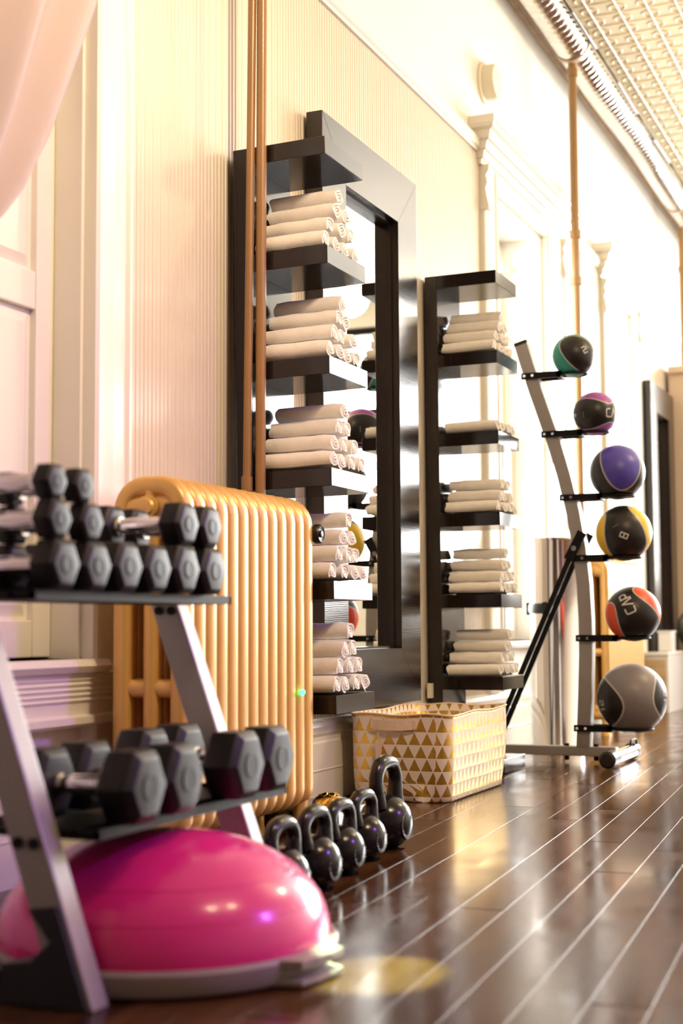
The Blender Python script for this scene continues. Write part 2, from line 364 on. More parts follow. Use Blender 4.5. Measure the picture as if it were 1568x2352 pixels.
# windows
def casing(parent, y0, y1, z0, z1, cw, far_w=None, crown=True):
    far_w = far_w or cw
    def stile(a, e):
        m = MB(); wd = e-a
        m.prism([(-.012, a), (.020, a), (.026, a+.01), (.026, a+.022), (.018, a+.028), (.020, a+wd*.5), (.018, e-.028), (.026, e-.02), (.026, e-.008), (.020, e), (-.012, e)], 'z', .262, z1+.10)
        return m.obj('casing', M_['trim'], parent)
    stile(y0-cw, y0); stile(y1, y1+far_w)
    MB().box(-.012, .022, y0, y1, z1, z1+.10).obj('casing', M_['trim'], parent)
    # jamb lining
    MB().box(-.335, -.014, y0, y0+.012, z0, z1-.012).obj('jamb', M_['trim'], parent)
    MB().box(-.335, -.014, y1-.012, y1, z0, z1-.012).obj('jamb', M_['trim'], parent)
    MB().box(-.335, -.014, y0, y1, z1-.012, z1).obj('jamb', M_['trim'], parent)
    MB().prism([(-.34, z0-.03), (.045, z0-.03), (.055, z0-.015), (.045, z0), (-.34, z0)], 'y', y0-.03, y1+.03).obj('sill', M_['trim'], parent)
    if crown:
        zc = z1+.06; a, e = y0-cw, y1+far_w
        pr = [(0, 0), (.030, 0), (.034, .018), (.044, .022), (.050, .050), (.062, .056), (.070, .085), (.084, .092), (.092, .125), (.110, .135), (.116, .150), (.116, .185), (0, .185)]
        m = MB()
        # mitred profile with returns at both ends
        ring = lambda yy, s: [(x-.012, yy-s*x*1.0, zc+z) for x, z in pr]
        n = len(pr); A = ring(a, 1); E = ring(e, -1)
        WA = [(-.012, p[1], p[2]) for p in A]; WE = [(-.012, p[1], p[2]) for p in E]
        m.add(WA+A+E+WE, [(j*n+i, j*n+i+1, (j+1)*n+i+1, (j+1)*n+i) for j in range(3) for i in range(n-1)]+[(0, n, 2*n, 3*n), (n-1, 2*n-1, 3*n-1, 4*n-1)])
        cw_ = m.obj('crown_moulding', M_['trim'], parent)
        # beading under the top lip
        bd = MB(); yy = a-.08
        while yy < e+.08:
            bd.box(.098, .107, yy, yy+.012, zc+.176-.03, zc+.187-.03); yy += .024
        tag(bd.obj('beading', M_['trim'], cw_), kind='stuff')
        # carved end bracket
        for q in (a-.004, e-.040):
            m = MB(); prb = [(-.012, zc), (.045, zc), (.042, zc-.03), (.030, zc-.05), (.036, zc-.085), (.028, zc-.11), (.034, zc-.15), (.042, zc-.185), (.042, zc-.20), (-.012, zc-.20)]
            m.prism(prb, 'y', q, q+.044); m.obj('bracket', M_['trim'], parent)
def sash(parent, y0, y1, z0, z1, xs=-.21, rows=2):
    f = .05; zm = (z0+z1)/2
    for (a, e, dx) in ((z0, zm+.02, 0), (zm-.02, z1, -.045)):
        MB().box(xs+dx, xs+dx+.04, y0, y0+f, a, e).obj('sash_stile', M_['trim'], parent)
        MB().box(xs+dx, xs+dx+.04, y1-f, y1, a, e).obj('sash_stile', M_['trim'], parent)
        MB().box(xs+dx, xs+dx+.04, y0+f, y1-f, a, a+.05).obj('sash_rail', M_['trim'], parent)
        MB().box(xs+dx, xs+dx+.04, y0+f, y1-f, e-.05, e).obj('sash_rail', M_['trim'], parent)
        MB().box(xs+dx+.015, xs+dx+.02, y0+f, y1-f, a+.05, e-.05).obj('pane', M_['glass'], parent)
win2 = struct('window_2', 'bright sash window with crown moulding beyond the second shelf unit')
casing(win2, *W[2], .19, .33); sash(win2, W[2][0]+.012, W[2][1]-.012, W[2][2], W[2][3]-.012)
MB().box(-.20, -.165, 6.20, 6.98, 2.34, 2.37).obj('blind_rail', M_['trim'], win2)
MB().box(-.165, -.155, 6.165, 6.30, 1.0, 2.30).obj('blind', M_['shade'], win2)
win3 = struct('window_3', 'bright sash window further down the left wall')
casing(win3, *W[3], .19, .19); sash(win3, W[3][0]+.012, W[3][1]-.012, W[3][2], W[3][3]-.012)
win1 = struct('window_1', 'curtained window with panelled shutters nearest the camera')
casing(win1, *W[1], .175, .165, crown=False)
y0, y1, z0, z1 = W[1]
# shutters: frames and raised panels
for a, e in ((y0+.013, y0+.42), (y0+.425, y0+.865), (y0+.87, y1-.013)):
    for s0, s1 in ((a, a+.07), (e-.07, e)): MB().box(-.125, -.09, s0, s1, z0+.004, z1-.01).obj('shutter_stile', M_['trim'], win1, bevel=.004)
    for q0, q1 in ((z0+.004, z0+.09), (1.30, 1.39), (z1-.10, z1-.01)): MB().box(-.125, -.092, a+.07, e-.07, q0, q1).obj('shutter_rail', M_['trim'], win1, bevel=.004)
    for q0, q1 in ((z0+.09, 1.30), (1.39, z1-.10)):
        m = MB(); yA, yB = a+.07, e-.07; i = .035
        m.box(-.120, -.108, yA, yB, q0, q1)
        m.add([(-.108, yA+.01, q0+.01), (-.108, yB-.01, q0+.01), (-.108, yB-.01, q1-.01), (-.108, yA+.01, q1-.01), (-.098, yA+i, q0+i), (-.098, yB-i, q0+i), (-.098, yB-i, q1-i), (-.098, yA+i, q1-i)],
              [(0, 1, 5, 4), (1, 2, 6, 5), (2, 3, 7, 6), (3, 0, 4, 7), (4, 5, 6, 7), (0, 3, 2, 1)])
        m.obj('shutter_panel', M_['trim'], win1)
MB().box(-.22, -.18, y0+.012, y1-.012, z0, z1-.012).obj('backing', M_['wall'], win1)
# moulded apron under the sill
b = MB(); ap = [(-.012, .455)]
for z in (.452, .440, .428, .416, .404, .392): ap += [(.030, z), (.036, z-.004), (.030, z-.008)]
ap += [(.028, .355), (.045, .350), (.045, .335), (.020, .325), (-.012, .325)]
b.prism(ap, 'y', y0-.17, y1+.12); b.obj('apron', M_['trim'], win1)

# floor
floor = tag(MB().box(-.34, XR+.2, YN-.2, YF+.2, -.20, -.012).obj('floor', M_['slab']), 'dark walnut plank floor', kind='structure')
PW, SL = .0905, -.070
cache = {}
def plank_mesh(L):
    L = round(L/.2)*.2
    if L not in cache:
        m = MB(); c = .0002; m.prism([(.0003, -.012), (PW-.0003, -.012), (PW-.0003, -c), (PW-.0003-c, 0), (.0003, 0)], 'y', .0003, L-.0003)
        cache[L] = m.mesh('plank')
    return cache[L], L
u = .335-4*PW*1.0-.0905*0
col_i = 0
u = -0.0272
rest = MB()
while u < XR+1.4:
    yy = -2.4+rnd.random()*1.2
    while yy < YF+.1:
        L = rnd.choice((1.2, 1.4, 1.6, 1.8, 2.0, 2.2, 2.4)); L = min(L, round((YF+.4-yy)/.2)*.2)
        if L < .4: break
        xx = u+SL*yy; xe = u+SL*(yy+L)
        if xx < 2.05 and yy+L > 1.2 and xe > -.12:
            me, L = plank_mesh(L); o = mkobj('plank', me, M_['floor'], floor, (xx, yy, -rnd.random()*.0006)); o.rotation_euler = (0, rnd.uniform(-.0035, .0035), math.atan(-SL))
        elif xe > -.12 and xx < XR+.1:
            c1, s1 = math.cos(math.atan(-SL)), math.sin(math.atan(-SL)); a, e = PW-.001, L-.002
            P = [(0, 0), (a, 0), (a, e), (0, e)]; P = [(xx+p*c1-q*s1, yy+p*s1+q*c1) for p, q in P]
            rest.prism(P, 'z', -.012, 0)
        yy += L
    u += PW/math.cos(math.atan(SL))
tag(rest.obj('plank_field', M_['floor'], floor), kind='stuff')

# ceiling: tin panels with ribs and embossed rings
ceiling = tag(MB().box(-.34, XR+.2, YN-.2, YF+.2, ZC, ZC+.15).obj('ceiling', M_['ceiling']), 'cream pressed tin ceiling with ribs and rings', kind='structure')
PT = .1405
b = MB()
b.prism([(-.006, ZC), (-.004, ZC-.007), (0, ZC-.009), (.004, ZC-.007), (.006, ZC)], 'y', YN, YF)
rib = b.mesh('rib', smooth=60)
for i in range(0, 18): mkobj('rib', rib, M_['ceiling'], ceiling, (.258+i*PT-PT*0, 0, 0))
b = MB(); n1, n2 = 12, 5
for i in range(0, 9):
    xc = .258+i*PT; yy = 5.2
    while yy < 12.4:
        vs = []
        for k in range(n1):
            a = 2*math.pi*k/n1
            for q in range(n2):
                t = math.pi*q/(n2-1); rad = .042+.006*math.cos(t)
                vs.append((xc+rad*math.cos(a), yy+rad*math.sin(a), ZC-.006*math.sin(t)))
        b.add(vs, [(k*n2+q, ((k+1) % n1)*n2+q, ((k+1) % n1)*n2+q+1, k*n2+q+1) for k in range(n1) for q in range(n2-1)])
        yy += PT
tag(b.obj('embossed_ring', M_['ceiling'], ceiling, smooth=60), kind='stuff')
# cross beads: shallow ridges between rings
b = MB(); yy = 5.2+PT/2
while yy < 12.4:
    b.prism([(yy-.02, ZC), (yy-.008, ZC-.0045), (yy+.008, ZC-.0045), (yy+.02, ZC)], 'x', .20, 1.9); yy += PT
tag(b.obj('cross_bead', M_['ceiling'], ceiling), kind='stuff')

# ------------------------------------------------------------------ duct, pipes, wall device
duct = thing('foil_duct', 'corrugated silver foil duct running along the ceiling corner', 'duct', (.165, 0, 3.50))
b = MB(); pts = []; rad = []; yy = -2.4
while yy < 12.5:
    for q, r in ((0, .076), (.014, .093), (.032, .093), (.046, .076)):
        pts.append((.004*math.sin(yy*3.1), yy+q, .006*math.sin(yy*2.3))); rad.append(r)
    yy += .062
b.tube(pts, rad, 20, ref=(0, 0, 1)); b.obj('corrugated_hose', M_['duct'], duct, smooth=50)
for yy in (4.3, 7.02, 9.95):
    m = MB(); m.tube([(math.cos(a)*.098, yy, math.sin(a)*.098) for a in [2*math.pi*k/24 for k in range(24)]], .004, 6, closed=True, rad2=.022)
    hb = m.obj('hanger_band', M_['rail_brown'], duct, smooth=40)
    MB().box(-.012, .012, yy-.012, yy+.012, .09, .149).obj('hanger_strap', M_['rail_brown'], hb)
b = MB(); b.tube([(.105, -2.4+.5*i, -.02+.006*math.sin(i*1.7)) for i in range(30)], .008, 6); b.obj('cable', M_['black_plastic'], duct, smooth=60)

def pipe(x, yy, z0, z1, r, label, dx=0, collars=()):
    t = thing('riser_pipe', label, 'pipe', (x, yy, 0), 'brown riser pipes')
    b = MB(); b.tube([(0, 0, z0), (dx*.5, 0, (z0+z1)/2), (dx, 0, z1)], r, 16, ref=(0, 1, 0)); b.obj('tube', M_['copper'], t, smooth=60)
    for z in collars:
        m = MB(); m.lathe([(r*1.02, z-.022), (r*1.35, z-.02), (r*1.35, z+.02), (r*1.02, z+.022)], 16, (dx*(z-z0)/(z1-z0), 0, 0)); m.obj('collar', M_['copper'], t, smooth=40)
    return t
pipe(.074, 3.545, 0, 3.40, .0118, 'thinner brown pipe, left one of the pair beside the gold radiator', .045, (.945,))
pipe(.118, 3.555, 0, 3.40, .0145, 'thicker brown pipe, right one of the pair beside the gold radiator', .018)
pipe(.155, 7.06, 0, 3.405, .021, 'brown pipe rising to the duct behind the medicine balls', .0, (3.36, 2.52, 2.28))
pipe(.115, 10.38, 2.371, 3.405, .021, 'brown pipe at the right edge of the photo', .0, (3.36, 3.1))

t = thing('smoke_detector', 'round ivory alarm device high on the white wall', 'alarm', (-.012, 6.08, 2.985))
MB().lathe([(.095, 0), (.095, .012), (.088, .016)], 32, axis='x').obj('base_plate', M_['sign'], t, smooth=40)
MB().lathe([(.080, .016), (.080, .055), (.072, .068), (.03, .070), (0, .070)], 32, axis='x').obj('cover', M_['sign'], t, smooth=40)

# ------------------------------------------------------------------ curtain
def curtain():
    t = thing('curtain', 'sheer pale curtain swept back across the nearest window', 'curtain', (0, 0, 0))
    E = [(3.02, 2.92), (2.88, 2.45), (2.735, 1.985), (2.555, 1.62), (2.45, 1.46), (2.372, 1.38), (2.15, 1.22), (1.95, 1.12)]
    I = [(1.45, 2.92), (1.50, 2.45), (1.56, 1.985), (1.64, 1.66), (1.70, 1.50), (1.74, 1.41), (1.80, 1.26), (1.84, 1.16)]
    def ev(P, s):
        s *= len(P)-1; i = min(int(s), len(P)-2); f = s-i
        return [P[i][k]*(1-f)+P[i+1][k]*f for k in (0, 1)]
    NS, NT = 44, 72; vs = []
    for i in range(NS+1):
        s = i/NS; e = ev(E, s); n = ev(I, s); am = .030*(1-.55*s)
        for j in range(NT+1):
            q = j/NT; yy = n[0]+(e[0]-n[0])*q; z = n[1]+(e[1]-n[1])*q-.05*math.sin(math.pi*q)*s*(1-s)*3
            x = .125+am*math.sin(q*2*math.pi*6.5+.8*math.sin(3*s))+.010*math.sin(q*31+s*4)
            vs.append((x, yy, z))
    fs = [(i*(NT+1)+j, i*(NT+1)+j+1, (i+1)*(NT+1)+j+1, (i+1)*(NT+1)+j) for i in range(NS) for j in range(NT)]
    o = MB().add(vs, fs).obj('cloth', M_['sheer'], t, smooth=80)
    md = o.modifiers.new('thickness', 'SOLIDIFY'); md.thickness = .0012
    MB().tube([(.125, 1.35, 2.935), (.125, 3.12, 2.935)], .013, 12, ref=(0, 0, 1)).obj('rod', M_['copper'], t, smooth=50)
    for yy in (1.42, 3.09): MB().tube([(-.012, yy, 2.935), (.125, yy, 2.935)], .008, 8, ref=(0, 0, 1)).obj('bracket', M_['copper'], t, smooth=50)
    MB().tube([(.17*math.cos(a)*.4+.12, 1.90+.10*math.sin(a), 1.135+.03*math.sin(a)) for a in [2*math.pi*k/20 for k in range(20)]], .012, 8, closed=True, ref=(0, 0, 1)).obj('tie_back', M_['sheer'], t, smooth=60)
curtain()

# ------------------------------------------------------------------ radiators
def radiator(loc, n, pitch, label, H=.885, D=.195, valve=True):
    t = thing('radiator', label, 'radiator', loc)
    b = MB(); x0, x1 = .023, D-.023; z0, z1 = .10, H-.023; rc = .055; path = []
    for cx, cz, a0 in ((x1-rc, z1-rc, 0), (x0+rc, z1-rc, 90), (x0+rc*.6, z0+rc*.6, 180), (x1-rc*.6, z0+rc*.6, 270)):
        r_ = rc if a0 < 180 else rc*.6
        for k in range(7):
            a = R(a0+15*k); path.append((cx+r_*math.cos(a), 0, cz+r_*math.sin(a)))
    # fill straight runs
    full = []
    for i, p in enumerate(path):
        q = path[(i+1) % len(path)]; full.append(p); d = math.dist(p, q); k = int(d/.12)
        for j in range(1, k+1): f = j/(k+1); full.append(tuple(p[m]*(1-f)+q[m]*f for m in range(3)))
    b.tube(full, .023, 16, closed=True, rad2=pitch*.495, pw=.68)
    xm = (x0+x1)/2
    b.tube([(xm, 0, z0), (xm, 0, .25), (xm, 0, .6), (xm, 0, z1)], .021, 10, rad2=pitch*.49)
    for z in (.415, .13): b.tube([(x0, 0, z), (xm*.6, 0, z), (xm, 0, z), (xm*1.4, 0, z), (x1, 0, z)], .022, 10, ref=(0, 1, 0), rad2=pitch*.36)
    b.tube([(x0, 0, z1-.05), (xm, 0, z1-.045), (x1, 0, z1-.05)], .035, 10, rad2=pitch*.45)
    me = b.mesh('section', smooth=60)
    for i in range(n): mkobj('section', me, M_['gold_paint'], t, (0, (i+.5)*pitch, 0))
    for i in (0, n-1):
        for x in (x0+.01, x1-.01):
            m = MB(); m.tube([(x, (i+.5)*pitch, .13), (x, (i+.5)*pitch, .05), (x, (i+.5)*pitch, .012), (x, (i+.5)*pitch, 0)], [.022, .018, .024, .027], 10); m.obj('foot', M_['gold_paint'], t, smooth=50)
    m = MB(); m.lathe([(0, -.010), (.016, -.009), (.020, -.004), (.026, -.002), (.026, .006)], 24, (xm-.0, -.004, z1-.05), 'y'); m.obj('end_plug', M_['gold_paint'], t)
    if valve:
        v = MB(); yv = n*pitch+.006
        v.tube([(D-.06, yv-.01, .80), (D-.03, yv, .80), (D-.004, yv+.008, .80)], .010, 10, ref=(0, 0, 1)); vs_ = v.obj('valve_stem', M_['black_metal'], t, smooth=50)
        v = MB(); v.lathe([(.006, -.014), (.022, -.013), (.0265, -.008), (.0265, .004), (.022, .009), (.016, .006), (.010, .006), (.008, .011), (0, .012)], 24, (D+.004, yv+.010, .80), 'x'); v.obj('valve_knob', M_['black_plastic'], vs_, smooth=50)
    return t
radiator((.105, 2.825, 0), 13, .0538, 'gold cast-iron radiator behind the dumbbell rack', H=.897)
radiator((.055, 7.22, 0), 16, .0538, 'distant gold radiator behind the grey medicine ball', H=.90, valve=False)
t = tag(MB().lathe([(0, -.006), (.006, -.005), (.008, 0), (.006, .006), (0, .009)], 14, (.3075, 3.425, .382), 'x').obj('indicator_light', M_['led'], smooth=60), 'tiny glowing green light on the gold radiator', 'light')  # small emissive bead added for a green dot of unknown origin

# ------------------------------------------------------------------ wall shelf units
W_, D_, S_ = .2747, .287, .3083
pan = MB().box(0, .05, 0, W_, 0, 1.90).mesh('back_panel', bevel=.0012, seg=1)
shf = MB().box(.05, D_, 0, W_, -.05, 0).mesh('shelf', bevel=.0012, seg=1)
plinth = MB().box(.05, D_-.03, .02, W_-.02, 0.0, .012).mesh('plinth')
UNITS = {}
def unit(loc, lean, label):
    t = thing('wall_shelf_unit', label, 'shelf unit', loc, 'dark shelf units', (0, lean, 0))
    mkobj('back_panel', pan, M_['lacquer'], t)
    for k in range(7): mkobj('shelf', shf, M_['lacquer'], t, (0, 0, 1.90-k*S_ if k < 6 else .0525))
    return Matrix.Translation(loc) @ Matrix.Rotation(lean, 4, 'Y')
U1 = unit((.056, 3.577, 0.004), -.0159, 'dark glossy towel shelf unit in front of the mirror, behind the pipes')
U2 = unit((.020, 5.207, 0.002), -.004, 'dark glossy towel shelf unit beyond the mirror')
b = MB().box(.016, .032, 5.180, 5.206, .28, .335); tag(b.obj('wall_plug', M_['sign']), 'small ivory wall fitting beside the far shelf unit', 'wall plug')

# rolled towels
def towel_mesh(seed):
    r = random.Random(seed); A, Bh, L = .0325, .0245, .205
    turns = 2.6; N = 52; th = .0062
    loop_o, loop_i = [], []
    ph = r.uniform(-.5, .5)+math.pi*1.35
    for i in range(N+1):
        f = i/N; a = ph-turns*2*math.pi*f; s = 1-.80*f
        w1 = 1+.03*math.sin(3*a+seed)
        ca, sa = math.cos(a), math.sin(a)
        loop_o.append((A*s*w1*ca, Bh*s*w1*sa)); s2 = max(s-th/.0285*1.05, .02); loop_i.append((A*s2*w1*ca, Bh*s2*w1*sa))
    prof = loop_o+loop_i[::-1]; n = len(prof)
    secs = 7; vs = []
    for j in range(secs):
        x = -L+L*j/(secs-1); k = 1+.035*r.uniform(-1, 1); dz = .0012*r.uniform(-1, 1); dy = .0012*r.uniform(-1, 1)
        e = .93 if j in (0, secs-1) else 1
        for (p, q) in prof: vs.append((x+(.003*math.sin(p*90+q*120+seed)), p*e+dy, max(q*k*e+dz, -Bh)))
    fs = [(j*n+i, j*n+(i+1) % n, (j+1)*n+(i+1) % n, (j+1)*n+i) for j in range(secs-1) for i in range(n)]
    for j in (0, secs-1):
        for i in range(N): fs.append((j*n+i, j*n+i+1, j*n+n-2-i, j*n+n-1-i))
    return MB().add(vs, fs).mesh('rolled_towel', smooth=55)
TM = [towel_mesh(s) for s in range(5)]
ordn = {0: 'top', 1: 'second', 2: 'third', 3: 'fourth', 4: 'fifth', 5: 'sixth'}
def pile(Um, k, rows, uname, gname):
    n0 = rows[0]; p = W_*.985/4; zs = 1.1 if Um is U1 else 1.0; rowh = .0438*zs
    names = {1: ['single'], 4: ['nearest', 'second', 'third', 'farthest'], 3: ['nearest', 'middle', 'farthest'], 2: ['nearer', 'farther']}
    rn = ['bottom row', 'second row', 'third row', 'top']
    for ri, n in enumerate(rows):
        for j in range(n):
            yl = W_/2+(j-(n-1)/2)*p+rnd.uniform(-.002, .002)
            z = 1.90-k*S_+.0247*zs+ri*rowh
            x = D_-.010-rnd.uniform(0, .012)+(.004 if ri == 0 else 0)
            o = mkobj('rolled_towel', rnd.choice(TM), M_['towel'])
            o.matrix_world = Um @ Matrix.Translation((x, yl, z+.0004)) @ Matrix.Rotation(rnd.uniform(-.03, .03), 4, 'Z') @ Matrix.Rotation((rnd.uniform(-.10, .10) if ri else 0), 4, 'X') @ Matrix.Diagonal((1, 1, zs, 1))
            if n == 1: lab = 'topmost rolled white towel, %s shelf from top, %s' % (ordn[k], uname)
            else: lab = '%s rolled white towel of %s, %s shelf from top, %s' % (names[n][j], rn[ri], ordn[k], uname)
            tag(o, lab, 'towel', gname)
for k in range(1, 6): pile(U1, k, (4, 3, 2, 1), 'shelf unit before the mirror', 'rolled towels on the near shelf unit')
for k, rows in ((1, (4, 3, 2, 1)), (2, (4,)), (3, (4, 3, 2)), (4, (4, 3, 2, 1)), (5, (4, 3, 2, 1))): pile(U2, k, rows, 'shelf unit beyond the mirror', 'rolled towels on the far shelf unit')

# ------------------------------------------------------------------ mirrors
def mirror(loc, wd, ht, fwid, label):
    t = thing('wall_mirror', label, 'mirror', loc)
    T = .056; o = [(0, 0), (wd, 0), (wd, ht), (0, ht)]; i = [(fwid, fwid), (wd-fwid, fwid), (wd-fwid, ht-fwid), (fwid, ht-fwid)]
    g = .0006
    for k, nm in enumerate(('frame_bottom', 'frame_side', 'frame_top', 'frame_side')):
        a, e, c, d = o[k], o[(k+1) % 4], i[(k+1) % 4], i[k]
        m = MB(); m.prism([a, e, c, d], 'x', .0, T); ob = m.obj(nm, M_['oak'], t, bevel=.001, seg=1)
        # stepped inner rebate
        v = Vector((c[0]-d[0], c[1]-d[1])).normalized(); nrm = Vector((-v.y, v.x))*.008
        m = MB(); q = [d, c, (c[0]+nrm.x-v.x*.008, c[1]+nrm.y-v.y*.008), (d[0]+nrm.x+v.x*.008, d[1]+nrm.y+v.y*.008)]
        m.prism(q, 'x', .008, .030); m.obj('inner_step', M_['oak'], ob)
    MB().box(.004, .010, fwid-.005, wd-fwid+.005, fwid-.005, ht-fwid+.005).obj('mirror_glass', M_['mirror'], t)
    return t
mirror((.013, 4.108, .283), .862, 1.912, .192, 'tall dark wood framed mirror between the two towel shelf units')
mirror((.013, 9.36, .283), .80, 1.86, .19, 'distant tall dark framed mirror at the right edge')

# ------------------------------------------------------------------ dumbbell rack
rack = thing('dumbbell_rack', 'silver two-tier dumbbell rack standing over the pink balance dome', 'rack', (0, 0, 0))
def leg(xf, yy, xt, zt):
    d = Vector((xt-xf, 0, zt)).normalized(); nx = Vector((d.z, 0, -d.x))
    m = MB(); h = .029; w2 = .022
    P = [Vector((xf, yy, 0))-nx*h, Vector((xf, yy, 0))+nx*h]
    a = (P[0].x-(P[0].z)*d.x/d.z, P[1].x-(P[1].z)*d.x/d.z)
    poly = [(a[0], 0), (a[1], 0), (a[1]+d.x/d.z*zt, zt), (a[0]+d.x/d.z*zt, zt)]
    m.prism(poly, 'y', yy-w2, yy+w2); o = m.obj('upright', M_['silver'], rack, bevel=.004)
    # black boot and floor bar
    f = MB(); fp = [(a[1]-.012, .012), (a[1]-.012+d.x/d.z*.135, .147), (a[0]-.002+d.x/d.z*.130, .140), (a[0]-.012, .095), (a[0]-.045, .066), (a[0]-.095, .058), (a[0]-.10, .0), (a[1]-.01, 0)]
    f.prism(fp, 'y', yy-w2-.006, yy+w2+.003); f.obj('foot_gusset', M_['black_plastic'], rack, bevel=.003)
    MB().box(xf-.46, a[0]-.09, yy-.022, yy+.022, .004, .046).obj('floor_bar', M_['black_metal'], rack, bevel=.003)
    MB().box(xf-.47, xf-.42, yy-.026, yy+.026, 0, .05).obj('foot_cap', M_['black_plastic'], rack, bevel=.003)
    for z in (.605-.02, .235):
        for dx in (-.014, .014):
            xb = xf+d.x/d.z*z+dx
            MB().lathe([(.009, -.006), (.009, -.002), (.007, 0)], 10, (xb, yy-w2, z), 'y').obj('bolt', M_['black_metal'], o, smooth=50)
leg(.692, 1.832, .470, .598); leg(.642, 2.538, .424, .598)
def rails(x0, x1, z, ya, yb):
    for x in (x0, x1-.045):
        m = MB(); m.prism([(x, z-.016), (x+.045, z-.016), (x+.045, z), (x+.038, z), (x+.038, z-.011), (x+.007, z-.011), (x+.007, z), (x, z)], 'y', ya, yb); m.obj('shelf_rail', M_['black_metal'], rack)
    for yy in (ya, yb-.008): MB().box(x0, x1, yy, yy+.008, z-.016, z-.002).obj('shelf_bracket', M_['black_metal'], rack)
    MB().box(x0+.045, x1-.045, ya+.008, yb-.008, z-.015, z-.010).obj('shelf_plate', M_['black_metal'], rack)
rails(.395, .578, .612, 1.856, 2.512)
rails(.455, .698, .252, 1.856, 2.512)
dbc = {}
def dumbbell(xf, yy, zc, s, L, label, grp, hl=None):
    """s across flats, L overall length, xf front face"""
    hl = hl or s*.62
    key = (s, L)
    if key not in dbc:
        rad = s/math.sqrt(3); c = s*.13
        def head(a, e):
            m = MB(); vs = []
            for x, rr_ in ((a, rad-c), (a+c*.8, rad), (e-c*.8, rad), (e, rad-c)):
                for k in range(6):
                    an = R(60*k); vs.append((x, rr_*math.cos(an), rr_*math.sin(an)))
            fs = [tuple(range(6))[::-1], tuple(range(18, 24))]+[(j*6+k, j*6+(k+1) % 6, (j+1)*6+(k+1) % 6, (j+1)*6+k) for j in range(3) for k in range(6)]
            m.add(vs, fs); return m.mesh('head', bevel=.002, seg=2, smooth=30)
        h = MB(); x0, x1 = -L+hl-.004, -hl+.004; n = 11; pts = [(x0+(x1-x0)*i/(n-1), 0, 0) for i in range(n)]
        h.tube(pts, [.0125+.0035*math.sin(math.pi*i/(n-1))**.8 for i in range(n)], 16, ref=(0, 0, 1))
        for a in (x0+.006, x1-.006): h.lathe([(.018, a-.006), (.019, a), (.018, a+.006)], 16, axis='x')
        f = MB(); f.lathe([(s*.20, 0), (s*.20, .0012), (s*.17, .0015), (s*.17, .0008), (0, .0008)], 20, axis='x')
        dbc[key] = (head(-hl, 0), head(-L, -L+hl), h.mesh('handle', smooth=50), f.mesh('weight_mark', smooth=40))
    t = thing('dumbbell', label, 'dumbbell', (xf, yy, zc), grp)
    A, Bk, H, F = dbc[key]
    hd = mkobj('head', A, M_['rubber'], t); mkobj('head', Bk, M_['rubber'], t); mkobj('handle', H, M_['chrome'], t); mkobj('weight_mark', F, M_['rubber'], hd)
    return t
g1, g2 = 'hex dumbbells on the upper rack shelf', 'hex dumbbells on the lower rack shelf'
zt = .6125
pos = ['nearest', 'second nearest', 'third nearest', 'third farthest', 'second farthest', 'farthest']
for i, (yy, s) in enumerate(((1.905, .078), (1.997, .078), (2.093, .083), (2.190, .083), (2.292, .087), (2.395, .087))):
    dumbbell(.608, yy, zt+s/2, s, .205, '%s black hex dumbbell of the bottom row on the upper shelf' % pos[i], g1)
z2 = zt+.078+.001
dumbbell(.600, 1.900, z2+.031, .062, .180, 'nearer small black dumbbell in the middle layer of the upper shelf', g1)
dumbbell(.600, 1.992, z2+.031, .062, .180, 'farther small black dumbbell in the middle layer of the upper shelf', g1)
dumbbell(.592, 1.901, z2+.063+.0275, .055, .165, 'nearer of the two smallest dumbbells atop the upper shelf pile', g1)
dumbbell(.592, 1.980, z2+.063+.0275, .055, .165, 'farther of the two smallest dumbbells atop the upper shelf pile', g1)
z2 = zt+.087+.001
dumbbell(.604, 2.300, z2+.0385, .077, .200, 'nearer stacked dumbbell with bright chrome handle, upper shelf far end', g1)
dumbbell(.604, 2.390, z2+.0385, .077, .200, 'farther stacked dumbbell at the far end of the upper shelf', g1)
zl = .2525
dumbbell(.735, 1.945, zl+.055, .110, .235, 'nearest black hex dumbbell on the lower shelf, behind the silver leg', g2)
dumbbell(.730, 2.075, zl+.055, .110, .235, 'second nearest black hex dumbbell on the lower shelf', g2)
dumbbell(.735, 2.288, zl+.058, .116, .258, 'second farthest, larger hex dumbbell on the lower shelf', g2)
dumbbell(.730, 2.424, zl+.058, .116, .258, 'farthest, larger hex dumbbell on the lower shelf', g2)

# ------------------------------------------------------------------ pink balance dome
bo = thing('balance_dome', 'bright pink half-ball balance trainer on a grey platform', 'balance trainer', (.645, 2.145, 0))
MB().lathe([(.262, .003), (.284, .006), (.289, .014), (.290, .038), (.286, .043), (.276, .044), (.270, .040), (0, .040)], 72).obj('platform', M_['platform'], bo, smooth=40)
n = 30; pr = []
for i in range(n+1):
    a = R(-3)+(math.pi/2-R(-3))*i/n; ca = max(math.cos(a), 0)
    pr.append((.277*ca**.96, .048+.166*math.sin(a)))
pr[-1] = (0, pr[-1][1])
dome = MB().lathe(pr, 72).obj('dome', M_['pink'], bo, smooth=80)
for zz in (.105, .150):
    f = (zz-.048)/.166; rr_ = .277*math.cos(math.asin(f))**.96
    MB().tube([(rr_*math.cos(a), rr_*math.sin(a), zz) for a in [2*math.pi*k/72 for k in range(72)]], .0010, 6, closed=True, ref=(0, 0, 1)).obj('raised_ring', M_['pink'], dome, smooth=80)
MB().lathe([(.016, .208), (.016, .2138), (.012, .2146), (0, .2146)], 24).obj('air_plug', M_['platform'], dome, smooth=40)
